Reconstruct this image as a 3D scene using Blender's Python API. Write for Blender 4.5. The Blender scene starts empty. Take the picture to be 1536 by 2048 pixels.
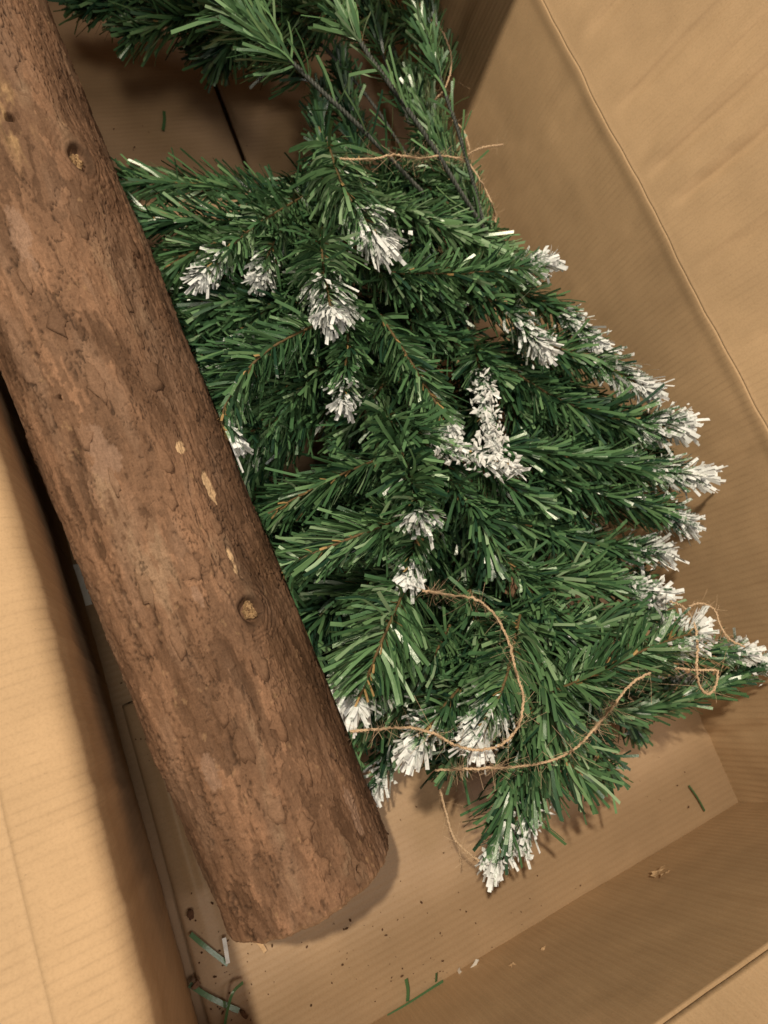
import bpy, math, random
import numpy as np
from mathutils import Vector, Matrix
from mathutils.bvhtree import BVHTree

# ------------------------------------------------------------------ camera, light, exposure
scene = bpy.context.scene
col = scene.collection
R = np.array([[0.9031570993, 0.2771601586, -0.3278559141],
              [-0.3505334845, 0.9169846455, -0.1904348607],
              [0.2478578829, 0.2869170724, 0.9253351087]])
H = 0.60            # camera height above the box floor (metres)
FPX = 1250.0        # focal length in pixels of the 1536 x 2048 frame

cam_d = bpy.data.cameras.new("camera")
cam_d.sensor_fit = 'VERTICAL'
cam_d.sensor_height = 36.0
cam_d.sensor_width = 27.0
cam_d.lens = 36.0 * FPX / 2048.0
cam_d.clip_start = 0.01
cam_d.clip_end = 50
cam_d.dof.use_dof = True
cam_d.dof.focus_distance = 0.415
cam_d.dof.aperture_fstop = 9.0
cam = bpy.data.objects.new("camera", cam_d)
M4 = Matrix.Identity(4)
for i in range(3):
    for j in range(3):
        M4[i][j] = R[i][j]
M4[2][3] = H
cam.matrix_world = M4
col.objects.link(cam)
scene.camera = cam

world = bpy.data.worlds.new("World")
scene.world = world
world.use_nodes = True
bg = world.node_tree.nodes["Background"]
bg.inputs[0].default_value = (1.0, 0.92, 0.83, 1)
bg.inputs[1].default_value = 0.25


def lamp(name, loc, target, size, power, color, shape='DISK'):
    d = bpy.data.lights.new(name, 'AREA')
    d.shape = shape
    d.size = size
    d.energy = power
    d.color = color
    o = bpy.data.objects.new(name, d)
    o.location = loc
    v = Vector(target) - Vector(loc)
    o.rotation_euler = v.to_track_quat('-Z', 'Y').to_euler()
    col.objects.link(o)
    return o


lamp("ceiling_lamp", (-0.42, 0.80, 2.30), (0.2, 0.1, 0.0), 0.09, 54, (1.0, 0.875, 0.67))
lamp("ceiling_lamp", (-0.08, -0.70, 2.4), (0.2, 0.1, 0.0), 0.45, 15, (1.0, 0.88, 0.68))
lamp("ceiling_lamp", (0.95, -0.70, 2.4), (0.2, 0.1, 0.0), 0.5, 9, (1.0, 0.88, 0.84))

scene.view_settings.view_transform = 'Standard'
scene.view_settings.look = 'None'
scene.view_settings.exposure = 0.0
scene.view_settings.gamma = 1.0
scene.view_settings.use_curve_mapping = False
scene.cycles.max_bounces = 8
scene.cycles.diffuse_bounces = 4

# ------------------------------------------------------------------ helpers
rng = np.random.default_rng(7)
random.seed(5)
X0, X1, Y0, Y1, BH = -0.0816, 0.4691, -0.2861, 0.98, 0.218


def ray(px, py):
    return R @ np.array([(px - 768) / FPX, -(py - 1024) / FPX, -1.0])


def at(px, py, z):
    """point of the place at height z that the photograph shows at (px, py)"""
    d = ray(px, py)
    return np.array([0, 0, H]) + d * ((z - H) / d[2])


def at_in(px, py, z):
    """the same, lifted until it is inside the box walls"""
    p = at(px, py, z)
    while (p[0] > X1 - 0.014 or p[1] < Y0 + 0.012) and z < 0.34:
        z += 0.004
        p = at(px, py, z)
    return p


def smooth(a, b, x):
    t = np.clip((x - a) / (b - a), 0, 1)
    return t * t * (3 - 2 * t)


_perm = rng.permutation(256)
_perm = np.concatenate([_perm, _perm, _perm])
_grad = rng.normal(size=(256, 3))
_grad /= np.linalg.norm(_grad, axis=1)[:, None]


def noise3(x, y, z):
    x, y, z = np.broadcast_arrays(np.asarray(x, float), np.asarray(y, float), np.asarray(z, float))
    xi, yi, zi = np.floor(x).astype(int), np.floor(y).astype(int), np.floor(z).astype(int)
    fx, fy, fz = x - xi, y - yi, z - zi
    u, v, w = [t * t * t * (t * (t * 6 - 15) + 10) for t in (fx, fy, fz)]
    out = 0
    for dx in (0, 1):
        for dy in (0, 1):
            for dz in (0, 1):
                g = _grad[_perm[_perm[_perm[(xi + dx) & 255] + ((yi + dy) & 255)] + ((zi + dz) & 255)]]
                dot = g[..., 0] * (fx - dx) + g[..., 1] * (fy - dy) + g[..., 2] * (fz - dz)
                out = out + dot * (u if dx else 1 - u) * (v if dy else 1 - v) * (w if dz else 1 - w)
    return out * 1.6


def fbm(x, y, z, o=4, g=0.5):
    a, s, t = 1.0, 0, 0
    for i in range(o):
        s = s + a * noise3(x + 13.1 * i, y - 7.3 * i, z + 3.7 * i)
        t += a
        x, y, z, a = x * 2.03, y * 2.03, z * 2.03, a * g
    return s / t


def mesh_np(name, verts, faces, smooth_shade=True, uv=None, attrs=None):
    verts = np.asarray(verts, np.float32).reshape(-1, 3)
    faces = np.asarray(faces, np.int32)
    k = faces.shape[1]
    me = bpy.data.meshes.new(name)
    me.vertices.add(len(verts))
    me.vertices.foreach_set("co", verts.ravel())
    me.loops.add(faces.size)
    me.loops.foreach_set("vertex_index", faces.ravel())
    me.polygons.add(len(faces))
    me.polygons.foreach_set("loop_start", np.arange(0, faces.size, k, dtype=np.int32))
    me.polygons.foreach_set("loop_total", np.full(len(faces), k, np.int32))
    me.polygons.foreach_set("use_smooth", np.full(len(faces), smooth_shade))
    if uv is not None:
        l = me.uv_layers.new(name="metres")
        l.data.foreach_set("uv", np.asarray(uv, np.float32)[faces.ravel()].ravel())
    for n, (kind, data) in (attrs or {}).items():
        if kind == 'F':
            a = me.attributes.new(n, 'FLOAT', 'POINT')
            a.data.foreach_set("value", np.asarray(data, np.float32).ravel())
        else:
            a = me.attributes.new(n, 'FLOAT_COLOR', 'POINT')
            a.data.foreach_set("color", np.asarray(data, np.float32).ravel())
    me.update()
    me.validate()
    return me


def link(name, me, mat=None, parent=None, rootloc=None, kind=None):
    o = bpy.data.objects.new(name, me)
    col.objects.link(o)
    if mat:
        me.materials.append(mat)
    if parent is not None:
        o.parent = parent
        top = parent
        while top.parent:
            top = top.parent
        o.matrix_parent_inverse = Matrix.Translation(-Vector(top.location)) if parent is top else Matrix.Identity(4)
    if kind:
        o["kind"] = kind
    return o


def thing(name, label, cat, loc, group=None):
    o = bpy.data.objects.new(name, None)
    o.empty_display_size = 0.03
    o.location = loc
    col.objects.link(o)
    return tag(o, label, cat, group)


def tag(o, label, cat, group=None):
    o["label"] = label
    o["category"] = cat
    if group:
        o["group"] = group
    return o


def grid_faces(nu, nv, wrap_v=False):
    i = np.arange(nu - 1)[:, None]
    j = np.arange(nv if wrap_v else nv - 1)[None, :]
    a = i * nv + j
    b = i * nv + (j + 1) % nv
    return np.stack([a, b, b + nv, a + nv], -1).reshape(-1, 4)


def catmull(P, n):
    P = np.asarray(P, float)
    if len(P) == 2:
        P = np.array([P[0], (P[0] + P[1]) / 2, P[1]])
    Q = np.vstack([2 * P[0] - P[1], P, 2 * P[-1] - P[-2]])
    seg = len(P) - 1
    t = np.linspace(0, seg - 1e-6, n)
    k = t.astype(int)
    f = (t - k)[:, None]
    a, b, c, d = Q[k], Q[k + 1], Q[k + 2], Q[k + 3]
    return 0.5 * ((2 * b) + (c - a) * f + (2 * a - 5 * b + 4 * c - d) * f ** 2 + (3 * b - a - 3 * c + d) * f ** 3)


def frames(P):
    T = np.gradient(P, axis=0)
    T /= np.linalg.norm(T, axis=1)[:, None] + 1e-12
    up = np.array([0.13, 0.07, 1.0])
    N = np.cross(T, up)
    N /= np.linalg.norm(N, axis=1)[:, None] + 1e-9
    B = np.cross(T, N)
    return T, N, B


def tube(P, rad, k=6):
    T, N, B = frames(P)
    rad = np.broadcast_to(np.asarray(rad, float), (len(P),))
    a = np.linspace(0, 2 * math.pi, k, endpoint=False)
    V = P[:, None, :] + rad[:, None, None] * (np.cos(a)[None, :, None] * N[:, None, :] + np.sin(a)[None, :, None] * B[:, None, :])
    F = grid_faces(len(P), k, True)
    return V.reshape(-1, 3), F


# ------------------------------------------------------------------ materials
def newmat(name):
    m = bpy.data.materials.new(name)
    m.use_nodes = True
    nt = m.node_tree
    b = nt.nodes["Principled BSDF"]
    return m, nt, b


def nd(nt, t, **kw):
    n = nt.nodes.new(t)
    for k, v in kw.items():
        setattr(n, k, v)
    return n


def ramp(nt, fac, stops):
    r = nd(nt, "ShaderNodeValToRGB")
    e = r.color_ramp.elements
    while len(e) < len(stops):
        e.new(0.5)
    for el, (p, c) in zip(e, stops):
        el.position = p
        el.color = (*c, 1) if len(c) == 3 else c
    nt.links.new(fac, r.inputs[0])
    return r.outputs[0]


def mixc(nt, fac, a, b, mode='MIX'):
    m = nd(nt, "ShaderNodeMix", data_type='RGBA', blend_type=mode)
    for s, v in ((m.inputs[0], fac), (m.inputs[6], a), (m.inputs[7], b)):
        if isinstance(v, (float, int)):
            s.default_value = v
        elif isinstance(v, tuple):
            s.default_value = (*v, 1)
        else:
            nt.links.new(v, s)
    return m.outputs[2]


def math_n(nt, op, a, b=None, c=None, clamp=False):
    m = nd(nt, "ShaderNodeMath", operation=op, use_clamp=clamp)
    for s, v in zip(m.inputs, (a, b, c)):
        if v is None:
            continue
        if isinstance(v, (float, int)):
            s.default_value = v
        else:
            nt.links.new(v, s)
    return m.outputs[0]


def noise_n(nt, vec, scale, detail=4, rough=0.55, w=None):
    n = nd(nt, "ShaderNodeTexNoise")
    n.inputs["Scale"].default_value = scale
    n.inputs["Detail"].default_value = detail
    n.inputs["Roughness"].default_value = rough
    nt.links.new(vec, n.inputs["Vector"])
    return n.outputs["Fac"]


def map_n(nt, vec, scale=(1, 1, 1), loc=(0, 0, 0)):
    m = nd(nt, "ShaderNodeMapping")
    m.inputs["Scale"].default_value = scale
    m.inputs["Location"].default_value = loc
    nt.links.new(vec, m.inputs["Vector"])
    return m.outputs[0]


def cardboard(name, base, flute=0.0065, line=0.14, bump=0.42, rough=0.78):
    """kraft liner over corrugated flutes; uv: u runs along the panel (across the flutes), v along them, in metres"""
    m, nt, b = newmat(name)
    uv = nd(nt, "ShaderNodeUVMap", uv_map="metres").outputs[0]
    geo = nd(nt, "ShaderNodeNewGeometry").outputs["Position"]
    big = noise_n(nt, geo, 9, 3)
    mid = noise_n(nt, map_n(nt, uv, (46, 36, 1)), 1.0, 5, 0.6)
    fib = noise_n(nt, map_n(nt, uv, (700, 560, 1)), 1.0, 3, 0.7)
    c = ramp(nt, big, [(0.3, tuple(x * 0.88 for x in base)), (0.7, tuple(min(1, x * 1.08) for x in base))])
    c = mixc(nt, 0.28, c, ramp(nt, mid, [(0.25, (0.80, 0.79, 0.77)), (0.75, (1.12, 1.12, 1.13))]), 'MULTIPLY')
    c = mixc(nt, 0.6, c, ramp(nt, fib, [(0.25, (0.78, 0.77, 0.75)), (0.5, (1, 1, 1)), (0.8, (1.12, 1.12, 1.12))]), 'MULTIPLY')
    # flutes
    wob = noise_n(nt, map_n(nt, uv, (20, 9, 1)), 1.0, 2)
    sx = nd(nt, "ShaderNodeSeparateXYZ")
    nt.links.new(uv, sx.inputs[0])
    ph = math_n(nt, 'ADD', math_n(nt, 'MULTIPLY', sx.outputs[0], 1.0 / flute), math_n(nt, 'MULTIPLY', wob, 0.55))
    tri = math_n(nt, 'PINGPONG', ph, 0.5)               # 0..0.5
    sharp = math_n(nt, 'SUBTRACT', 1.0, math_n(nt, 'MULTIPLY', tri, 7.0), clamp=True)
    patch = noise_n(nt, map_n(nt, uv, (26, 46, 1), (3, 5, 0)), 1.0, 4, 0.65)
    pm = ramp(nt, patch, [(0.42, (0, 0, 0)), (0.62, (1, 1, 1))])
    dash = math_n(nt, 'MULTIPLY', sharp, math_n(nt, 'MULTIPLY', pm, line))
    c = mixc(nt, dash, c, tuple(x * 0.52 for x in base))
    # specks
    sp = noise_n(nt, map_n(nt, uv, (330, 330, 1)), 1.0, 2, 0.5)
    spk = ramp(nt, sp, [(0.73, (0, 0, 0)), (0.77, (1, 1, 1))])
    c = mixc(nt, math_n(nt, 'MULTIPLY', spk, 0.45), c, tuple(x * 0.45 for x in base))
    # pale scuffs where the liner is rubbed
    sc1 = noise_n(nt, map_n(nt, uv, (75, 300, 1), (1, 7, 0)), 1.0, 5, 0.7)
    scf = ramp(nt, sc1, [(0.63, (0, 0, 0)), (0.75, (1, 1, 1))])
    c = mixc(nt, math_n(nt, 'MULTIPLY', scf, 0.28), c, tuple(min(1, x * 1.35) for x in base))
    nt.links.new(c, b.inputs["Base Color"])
    b.inputs["Roughness"].default_value = rough
    b.inputs["Specular IOR Level"].default_value = 0.25
    hgt = math_n(nt, 'ADD', math_n(nt, 'MULTIPLY', math_n(nt, 'SINE', math_n(nt, 'MULTIPLY', ph, 6.2832)), math_n(nt, 'MULTIPLY_ADD', patch, 1.1, 0.05)),
                 math_n(nt, 'ADD', math_n(nt, 'MULTIPLY', sharp, -0.25), math_n(nt, 'MULTIPLY', fib, 0.35)))
    hgt = math_n(nt, 'ADD', hgt, math_n(nt, 'MULTIPLY', mid, 0.5))
    bp = nd(nt, "ShaderNodeBump")
    bp.inputs["Strength"].default_value = bump
    bp.inputs["Distance"].default_value = 0.0005
    nt.links.new(hgt, bp.inputs["Height"])
    nt.links.new(bp.outputs[0], b.inputs["Normal"])
    return m


KRAFT = (0.485, 0.328, 0.190)
M_card = cardboard("kraft_cardboard", KRAFT)
M_card_in = cardboard("kraft_cardboard_inside", (0.47, 0.315, 0.180), flute=0.0062, line=0.24, bump=0.3)
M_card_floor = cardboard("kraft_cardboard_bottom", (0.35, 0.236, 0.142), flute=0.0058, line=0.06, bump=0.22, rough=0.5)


def needle_mat(name, greens, frosty):
    m, nt, b = newmat(name)
    tint = nd(nt, "ShaderNodeAttribute", attribute_name="tint").outputs["Fac"]
    frost = nd(nt, "ShaderNodeAttribute", attribute_name="frost").outputs["Fac"]
    pos = nd(nt, "ShaderNodeNewGeometry").outputs["Position"]
    c = ramp(nt, tint, [(0.0, greens[0]), (0.45, greens[1]), (0.85, greens[2]), (1.0, greens[3])])
    nz = noise_n(nt, pos, 520, 4, 0.65)
    nz2 = noise_n(nt, pos, 150, 3, 0.6)
    thr = math_n(nt, 'ADD', math_n(nt, 'ADD', math_n(nt, 'MULTIPLY', nz, 0.55), math_n(nt, 'MULTIPLY', nz2, 0.45)), math_n(nt, 'MULTIPLY', frost, 0.43))
    mask = ramp(nt, thr, [(0.66, (0, 0, 0)), (0.80, (1, 1, 1))])
    white = ramp(nt, nz2, [(0.3, (0.58, 0.59, 0.585)), (0.65, (0.80, 0.82, 0.82))])
    nt.links.new(mixc(nt, mask, c, white), b.inputs["Base Color"])
    ro = math_n(nt, 'MULTIPLY_ADD', mask, 0.55, 0.27)
    nt.links.new(ro, b.inputs["Roughness"])
    b.inputs["Specular IOR Level"].default_value = 0.5
    bp = nd(nt, "ShaderNodeBump")
    bp.inputs["Strength"].default_value = 0.5
    bp.inputs["Distance"].default_value = 0.0004
    nt.links.new(math_n(nt, 'ADD', math_n(nt, 'MULTIPLY', mask, 1.0), math_n(nt, 'MULTIPLY', nz, 0.6)), bp.inputs["Height"])
    nt.links.new(bp.outputs[0], b.inputs["Normal"])
    return m


G = [(0.016, 0.048, 0.027), (0.064, 0.145, 0.060), (0.138, 0.250, 0.108), (0.25, 0.36, 0.21)]
M_needle = needle_mat("green_needle_foil", G, 0)


def simple(name, c1, c2, scale, rough, bump=0.3, dist=0.0005, stretch=(1, 1, 1)):
    m, nt, b = newmat(name)
    pos = map_n(nt, nd(nt, "ShaderNodeNewGeometry").outputs["Position"], stretch)
    n = noise_n(nt, pos, scale, 5, 0.65)
    nt.links.new(ramp(nt, n, [(0.3, c1), (0.7, c2)]), b.inputs["Base Color"])
    b.inputs["Roughness"].default_value = rough
    b.inputs["Specular IOR Level"].default_value = 0.3
    bp = nd(nt, "ShaderNodeBump")
    bp.inputs["Strength"].default_value = bump
    bp.inputs["Distance"].default_value = dist
    nt.links.new(n, bp.inputs["Height"])
    nt.links.new(bp.outputs[0], b.inputs["Normal"])
    return m


M_wire = simple("dark_green_wire", (0.03, 0.035, 0.03), (0.085, 0.09, 0.08), 300, 0.5)
M_stem = simple("twisted_stem", (0.06, 0.045, 0.02), (0.16, 0.10, 0.04), 500, 0.7)
M_tan = simple("tan_paper_strip", (0.24, 0.145, 0.055), (0.44, 0.29, 0.12), 300, 0.7)
M_flock = simple("snow_flock", (0.54, 0.54, 0.52), (0.78, 0.79, 0.78), 260, 0.9, 0.8, 0.001)
M_twine = simple("jute_twine", (0.38, 0.255, 0.15), (0.66, 0.49, 0.33), 700, 0.85)
M_white = simple("white_plastic", (0.72, 0.71, 0.68), (0.82, 0.81, 0.79), 200, 0.5)
M_wood = simple("torn_knot_wood", (0.09, 0.042, 0.018), (0.44, 0.285, 0.145), 520, 0.85, 0.9, 0.001)
M_chip = simple("bark_chip_surface", (0.10, 0.055, 0.032), (0.24, 0.135, 0.085), 250, 0.9, 0.8, 0.001)
M_dirt = simple("dirt", (0.05, 0.026, 0.014), (0.13, 0.065, 0.035), 300, 0.9)
M_tear = simple("torn_cardboard_fibre", (0.40, 0.25, 0.13), (0.58, 0.40, 0.24), 400, 0.9, 0.8, 0.001)
M_ground = simple("room_floor_wood", (0.16, 0.10, 0.06), (0.24, 0.15, 0.09), 20, 0.6, stretch=(1, 8, 1))


def bark_mat():
    m, nt, b = newmat("log_bark")
    colr = nd(nt, "ShaderNodeAttribute", attribute_name="bark").outputs["Color"]
    pos = nd(nt, "ShaderNodeNewGeometry").outputs["Position"]
    ax = nd(nt, "ShaderNodeAttribute", attribute_name="grain").outputs["Vector"]
    f1 = noise_n(nt, map_n(nt, ax, (140, 700, 1)), 1.0, 6, 0.75)
    f2 = noise_n(nt, pos, 700, 4, 0.7)
    f3 = noise_n(nt, pos, 190, 4, 0.6)
    c = mixc(nt, 0.75, colr, ramp(nt, f1, [(0.25, (0.62, 0.58, 0.55)), (0.5, (1, 1, 1)), (0.75, (1.25, 1.22, 1.2))]), 'MULTIPLY')
    c = mixc(nt, 0.65, c, ramp(nt, f2, [(0.28, (0.62, 0.60, 0.58)), (0.5, (1, 1, 1)), (0.75, (1.28, 1.28, 1.28))]), 'MULTIPLY')
    c = mixc(nt, 0.5, c, ramp(nt, f3, [(0.3, (0.75, 0.72, 0.70)), (0.7, (1.15, 1.15, 1.15))]), 'MULTIPLY')
    nt.links.new(c, b.inputs["Base Color"])
    b.inputs["Roughness"].default_value = 0.82
    b.inputs["Specular IOR Level"].default_value = 0.22
    bp = nd(nt, "ShaderNodeBump")
    bp.inputs["Strength"].default_value = 0.65
    bp.inputs["Distance"].default_value = 0.0008
    nt.links.new(math_n(nt, 'ADD', f1, math_n(nt, 'MULTIPLY', f2, 0.7)), bp.inputs["Height"])
    nt.links.new(bp.outputs[0], b.inputs["Normal"])
    return m


M_bark = bark_mat()

# ------------------------------------------------------------------ the setting: room floor under the box
gx, gy = 3.0, 3.0
me = mesh_np("floor", [(-gx, -gy, -0.02), (gx, -gy, -0.02), (gx, gy, -0.02), (-gx, gy, -0.02)], [[0, 1, 2, 3]], False)
o = link("floor", me, M_ground)
o["kind"] = "structure"

# ------------------------------------------------------------------ cardboard box
box = thing("cardboard_box", "large open brown corrugated cardboard box holding the log and the snowy tree", "box", (0.19, 0.3, 0.0))


def panel(name, profile, s0, s1, place, mat, ridges=(), amp=0.0015, seed=0, ds=0.0025, dt=0.003, thick=0.004, hook=None, sk=1.0, pin=""):
    """sheet swept along s; profile is a list of (a, z) across it; place(s, a, z) -> xyz"""
    prof = np.array(profile, float)
    L = np.concatenate([[0], np.cumsum(np.linalg.norm(np.diff(prof, axis=0), axis=1))])
    nt_ = max(3, int(L[-1] / dt))
    t = np.linspace(0, L[-1], nt_)
    a = np.interp(t, L, prof[:, 0])
    z = np.interp(t, L, prof[:, 1])
    k = 3
    for _ in range(2):  # soften the profile's bends
        a[1:-1] = (a[:-2] + 2 * a[1:-1] + a[2:]) / 4
        z[1:-1] = (z[:-2] + 2 * z[1:-1] + z[2:]) / 4
    na = np.gradient(z)
    nz = -np.gradient(a)
    nn = np.hypot(na, nz) + 1e-9
    na, nz = na / nn, nz / nn
    ns = int(abs(s1 - s0) / ds) + 1
    s = np.linspace(s0, s1, ns)
    S_, T_ = np.meshgrid(s, t, indexing='ij')
    d = amp * fbm(S_ * 7 + seed, T_ * 9, seed * 1.7 + 0.3, 3)
    d += amp * 0.35 * fbm(S_ * 60 + seed, T_ * 12, seed, 3)
    for (rs, h, w, ta, tb, slope) in ridges:
        win = smooth(ta - 0.02, ta + 0.03, T_) * (1 - smooth(tb - 0.03, tb + 0.02, T_))
        wob = 0.002 * noise3(T_ * 40, rs * 50, seed)
        q = (S_ - rs - slope * T_ - wob) / w
        d += h * (np.exp(-q * q) - 0.6 * np.exp(-(q - 2.0) ** 2)) * win
    if 's' in pin:
        d *= smooth(0.0, 0.03, T_)
    if 'e' in pin:
        d *= smooth(0.0, 0.03, L[-1] - T_)
    if 's' in pin or 'e' in pin:   # the shared fold wanders a little, the same on both sheets
        e_ = (np.exp(-T_ / 0.02) if 's' in pin else 0) + (np.exp(-(L[-1] - T_) / 0.02) if 'e' in pin else 0)
        S_w = 0.0016 * noise3(S_ * 11, 2.2, 7.7) + 0.0008 * noise3(S_ * 40, 5.2, 7.7)
    if hook is not None:
        d = d + hook(S_, T_, L)
    A_ = a[None, :] + na[None, :] * d
    Z_ = z[None, :] + nz[None, :] * d
    P = place(S_, A_, Z_)
    if pin:
        P = P + (S_w * e_)[..., None] * np.array([0.5, 0.5, 1.0])
    uv = np.stack([S_, T_], -1).reshape(-1, 2)
    me = mesh_np(name, P.reshape(-1, 3), grid_faces(ns, nt_), True, uv)
    o = link(name, me, mat, box)
    md = o.modifiers.new("board_thickness", 'SOLIDIFY')
    md.thickness = thick
    md.offset = -1 if sk > 0 else 1
    md.use_even_offset = False
    return o


# a groove with a raised lip, as scored cardboard has at its fold
def score(pos, lip=0.0013, groove=0.0016, w=0.0028, sd=0.0, sgn=1):
    def f(S_, T_, L):
        p = pos + 0.0012 * noise3(S_ * 14, sd, 1.3)
        k = 0.7 + 0.6 * np.abs(noise3(S_ * 9, sd, 4.4))
        return sgn * k * (lip * np.exp(-((T_ - p + 0.003) / w) ** 2) - groove * np.exp(-((T_ - p - 0.003) / w) ** 2))
    return f


def bow(y):
    # the long left side is pushed outwards by the log towards its far end
    return -0.045 * smooth(0.12, 0.75, y)


# right side: wall, then its flap leaning outwards
panel("wall", [(-0.008, 0.001), (-0.001, 0.1), (0.0075, BH - 0.012), (0.0070, BH - 0.003), (0.008, BH)], Y0, Y1, lambda s, a, z: np.stack([X1 + a, s, z], -1), M_card_in,
      ridges=[(0.03, 0.0008, 0.006, 0.05, 0.215, 0.05), (0.27, 0.0007, 0.006, 0.1, 0.215, 0.0), (0.395, 0.0009, 0.006, 0.08, 0.215, 0.05),
              (0.45, 0.0012, 0.009, 0.02, 0.2, -0.04), (0.62, 0.003, 0.016, 0.0, 0.215, 0.03), (-0.08, 0.0006, 0.004, 0.1, 0.18, 0.05), (-0.215, 0.0022, 0.006, 0.0, 0.2, 0.15), (-0.19, 0.0016, 0.005, 0.0, 0.12, 0.3)],
      amp=0.0022, seed=3, sk=1, pin='e', dt=0.002)
panel("flap", [(0.008, BH), (0.0092, BH + 0.0022), (0.0105, BH + 0.0060), (0.046, BH + 0.100), (0.125, BH + 0.30)], Y0 + 0.004, Y1, lambda s, a, z: np.stack([X1 + a, s, z], -1), M_card,
      ridges=[(0.20, 0.0018, 0.004, 0.01, 0.4, 0.0), (0.262, 0.0034, 0.005, 0.02, 0.4, 0.0), (0.30, 0.0030, 0.006, 0.0, 0.4, 0.0),
              (0.37, 0.0022, 0.005, 0.01, 0.4, 0.0), (0.05, 0.0016, 0.005, 0.02, 0.3, 0.0), (0.45, 0.0024, 0.006, 0.02, 0.4, 0.0),
              (-0.06, 0.0013, 0.004, 0.02, 0.3, 0.0), (0.12, 0.0013, 0.004, 0.02, 0.3, 0.0), (0.335, 0.0014, 0.004, 0.06, 0.4, 0.0)],
      amp=0.0022, seed=5, pin='s', dt=0.0015)

# near side: wall leaning inwards a little, then its flap
panel("wall", [(0, 0.001), (0.010, 0.1), (0.0225, BH)], X0 + 0.002, X1 - 0.004, lambda s, a, z: np.stack([s, Y0 + a, z], -1), M_card_in,
      ridges=[(0.30, 0.0006, 0.006, 0.05, 0.2, 0.03)], amp=0.0018, seed=9, sk=-1, pin='e')
panel("flap", [(0.0225, BH), (0.0205, BH + 0.0035), (-0.02, BH + 0.09), (-0.12, BH + 0.24)], X0 + 0.002, X1 + 0.02, lambda s, a, z: np.stack([s, Y0 + a, z], -1), M_card,
      amp=0.002, seed=11, sk=-1, pin='s')

# left side: the wall rolls over its top edge into a flap folded outwards
panel("wall", [(0.001, 0.001), (0.004, 0.06), (0.007, 0.12), (0.0105, 0.19), (0.0095, 0.207), (0.003, 0.2155), (-0.008, 0.2178), (-0.030, 0.2185)], Y0, Y1,
      lambda s, a, z: np.stack([X0 + a + bow(s) * smooth(0.02, 0.2, z), s, z], -1), M_card_in,
      ridges=[(-0.04, 0.0008, 0.005, 0.05, 0.25, 0.1), (-0.10, 0.0008, 0.005, 0.05, 0.25, 0.1), (0.05, 0.0008, 0.005, 0.02, 0.25, 0.1)],
      amp=0.003, seed=17, sk=-1, pin='e')
panel("flap", [(-0.030, 0.2185), (-0.033, 0.2172), (-0.037, 0.2187), (-0.10, 0.222), (-0.32, 0.19)], Y0, Y1, lambda s, a, z: np.stack([X0 + a + bow(s), s, z], -1), M_card,
      ridges=[(-0.075, 0.0022, 0.007, 0.0, 0.3, 0.12), (0.03, 0.0012, 0.007, 0.0, 0.3, 0.02), (-0.15, 0.0012, 0.007, 0.0, 0.3, 0.02), (-0.02, 0.001, 0.006, 0.0, 0.3, -0.05)],
      amp=0.0032, seed=21, sk=-1, pin='s', dt=0.002)

# far side, past the top of the picture
panel("wall", [(0, 0.001), (0, BH)], X0 - 0.05, X1 + 0.01, lambda s, a, z: np.stack([s, Y1 + a, z], -1), M_card_in, seed=23, pin='e')
panel("flap", [(0, BH), (-0.12, BH + 0.06), (-0.40, BH + 0.20)], X0 - 0.04, X1 + 0.01, lambda s, a, z: np.stack([s, Y1 + a, z], -1), M_card, seed=25, sk=-1, pin='s')  # unseen flap, tilted inwards to block lamp light from the far floor

# bottom: two long flaps that meet in a slit, and a short flap over them at the near end
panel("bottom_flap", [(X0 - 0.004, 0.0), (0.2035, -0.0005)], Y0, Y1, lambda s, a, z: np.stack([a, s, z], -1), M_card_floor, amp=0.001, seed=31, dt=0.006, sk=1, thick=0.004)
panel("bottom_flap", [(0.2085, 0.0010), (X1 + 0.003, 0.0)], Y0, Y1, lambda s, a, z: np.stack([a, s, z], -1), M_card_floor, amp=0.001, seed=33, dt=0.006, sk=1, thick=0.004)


def flap_hook(S_, T_, L):
    # crushed grooves running lengthwise beside the left wall, fading towards the near end
    f = smooth(-0.24, -0.02, S_)
    d = 0
    for c, h, w in ((0.0165, -0.0034, 0.0035), (0.024, 0.0012, 0.003), (0.034, -0.0026, 0.004), (0.05, -0.0007, 0.004)):
        d = d + h * f * np.exp(-((T_ - c - 0.02 * (S_ + 0.1) * 0.3) / w) ** 2)
    d = d + 0.003 * np.exp(-T_ / 0.008) * smooth(-0.30, 0.0, S_)
    return d


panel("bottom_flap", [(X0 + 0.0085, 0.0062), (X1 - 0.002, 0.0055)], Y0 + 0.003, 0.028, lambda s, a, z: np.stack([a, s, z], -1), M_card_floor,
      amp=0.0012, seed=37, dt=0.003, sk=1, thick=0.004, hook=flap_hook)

# little torn places in the near wall's liner
for k, (px, py, w) in enumerate([(1322, 1756, 0.020), (1335, 1762, 0.012), (1030, 1946, 0.006), (1093, 1912, 0.005)]):
    n = 14
    c = at(px, py, 0.06)
    # put it on the near wall
    d = ray(px, py)
    tt = (Y0 + 0.008 - 0) / d[1]
    c = np.array([0, 0, H]) + d * tt
    c[1] += 0.004
    vs = [c + np.array([0, 0.0025, 0])]
    for i in range(n):
        a = 2 * math.pi * i / n
        r = w * 0.5 * (0.6 + 0.6 * random.random())
        vs.append(c + np.array([r * math.cos(a), 0.0005 + 0.003 * random.random(), 0.45 * r * math.sin(a)]))
    me = mesh_np("tear", vs, [[0, 1 + i, 1 + (i + 1) % n] for i in range(n)], False)
    link("tear", me, M_tear, box)

# ------------------------------------------------------------------ the log
LD = 0.472
LR = 168 / FPX * LD


def dep(px, py, D):
    return np.array([0, 0, H]) + ray(px, py) * D


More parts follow.
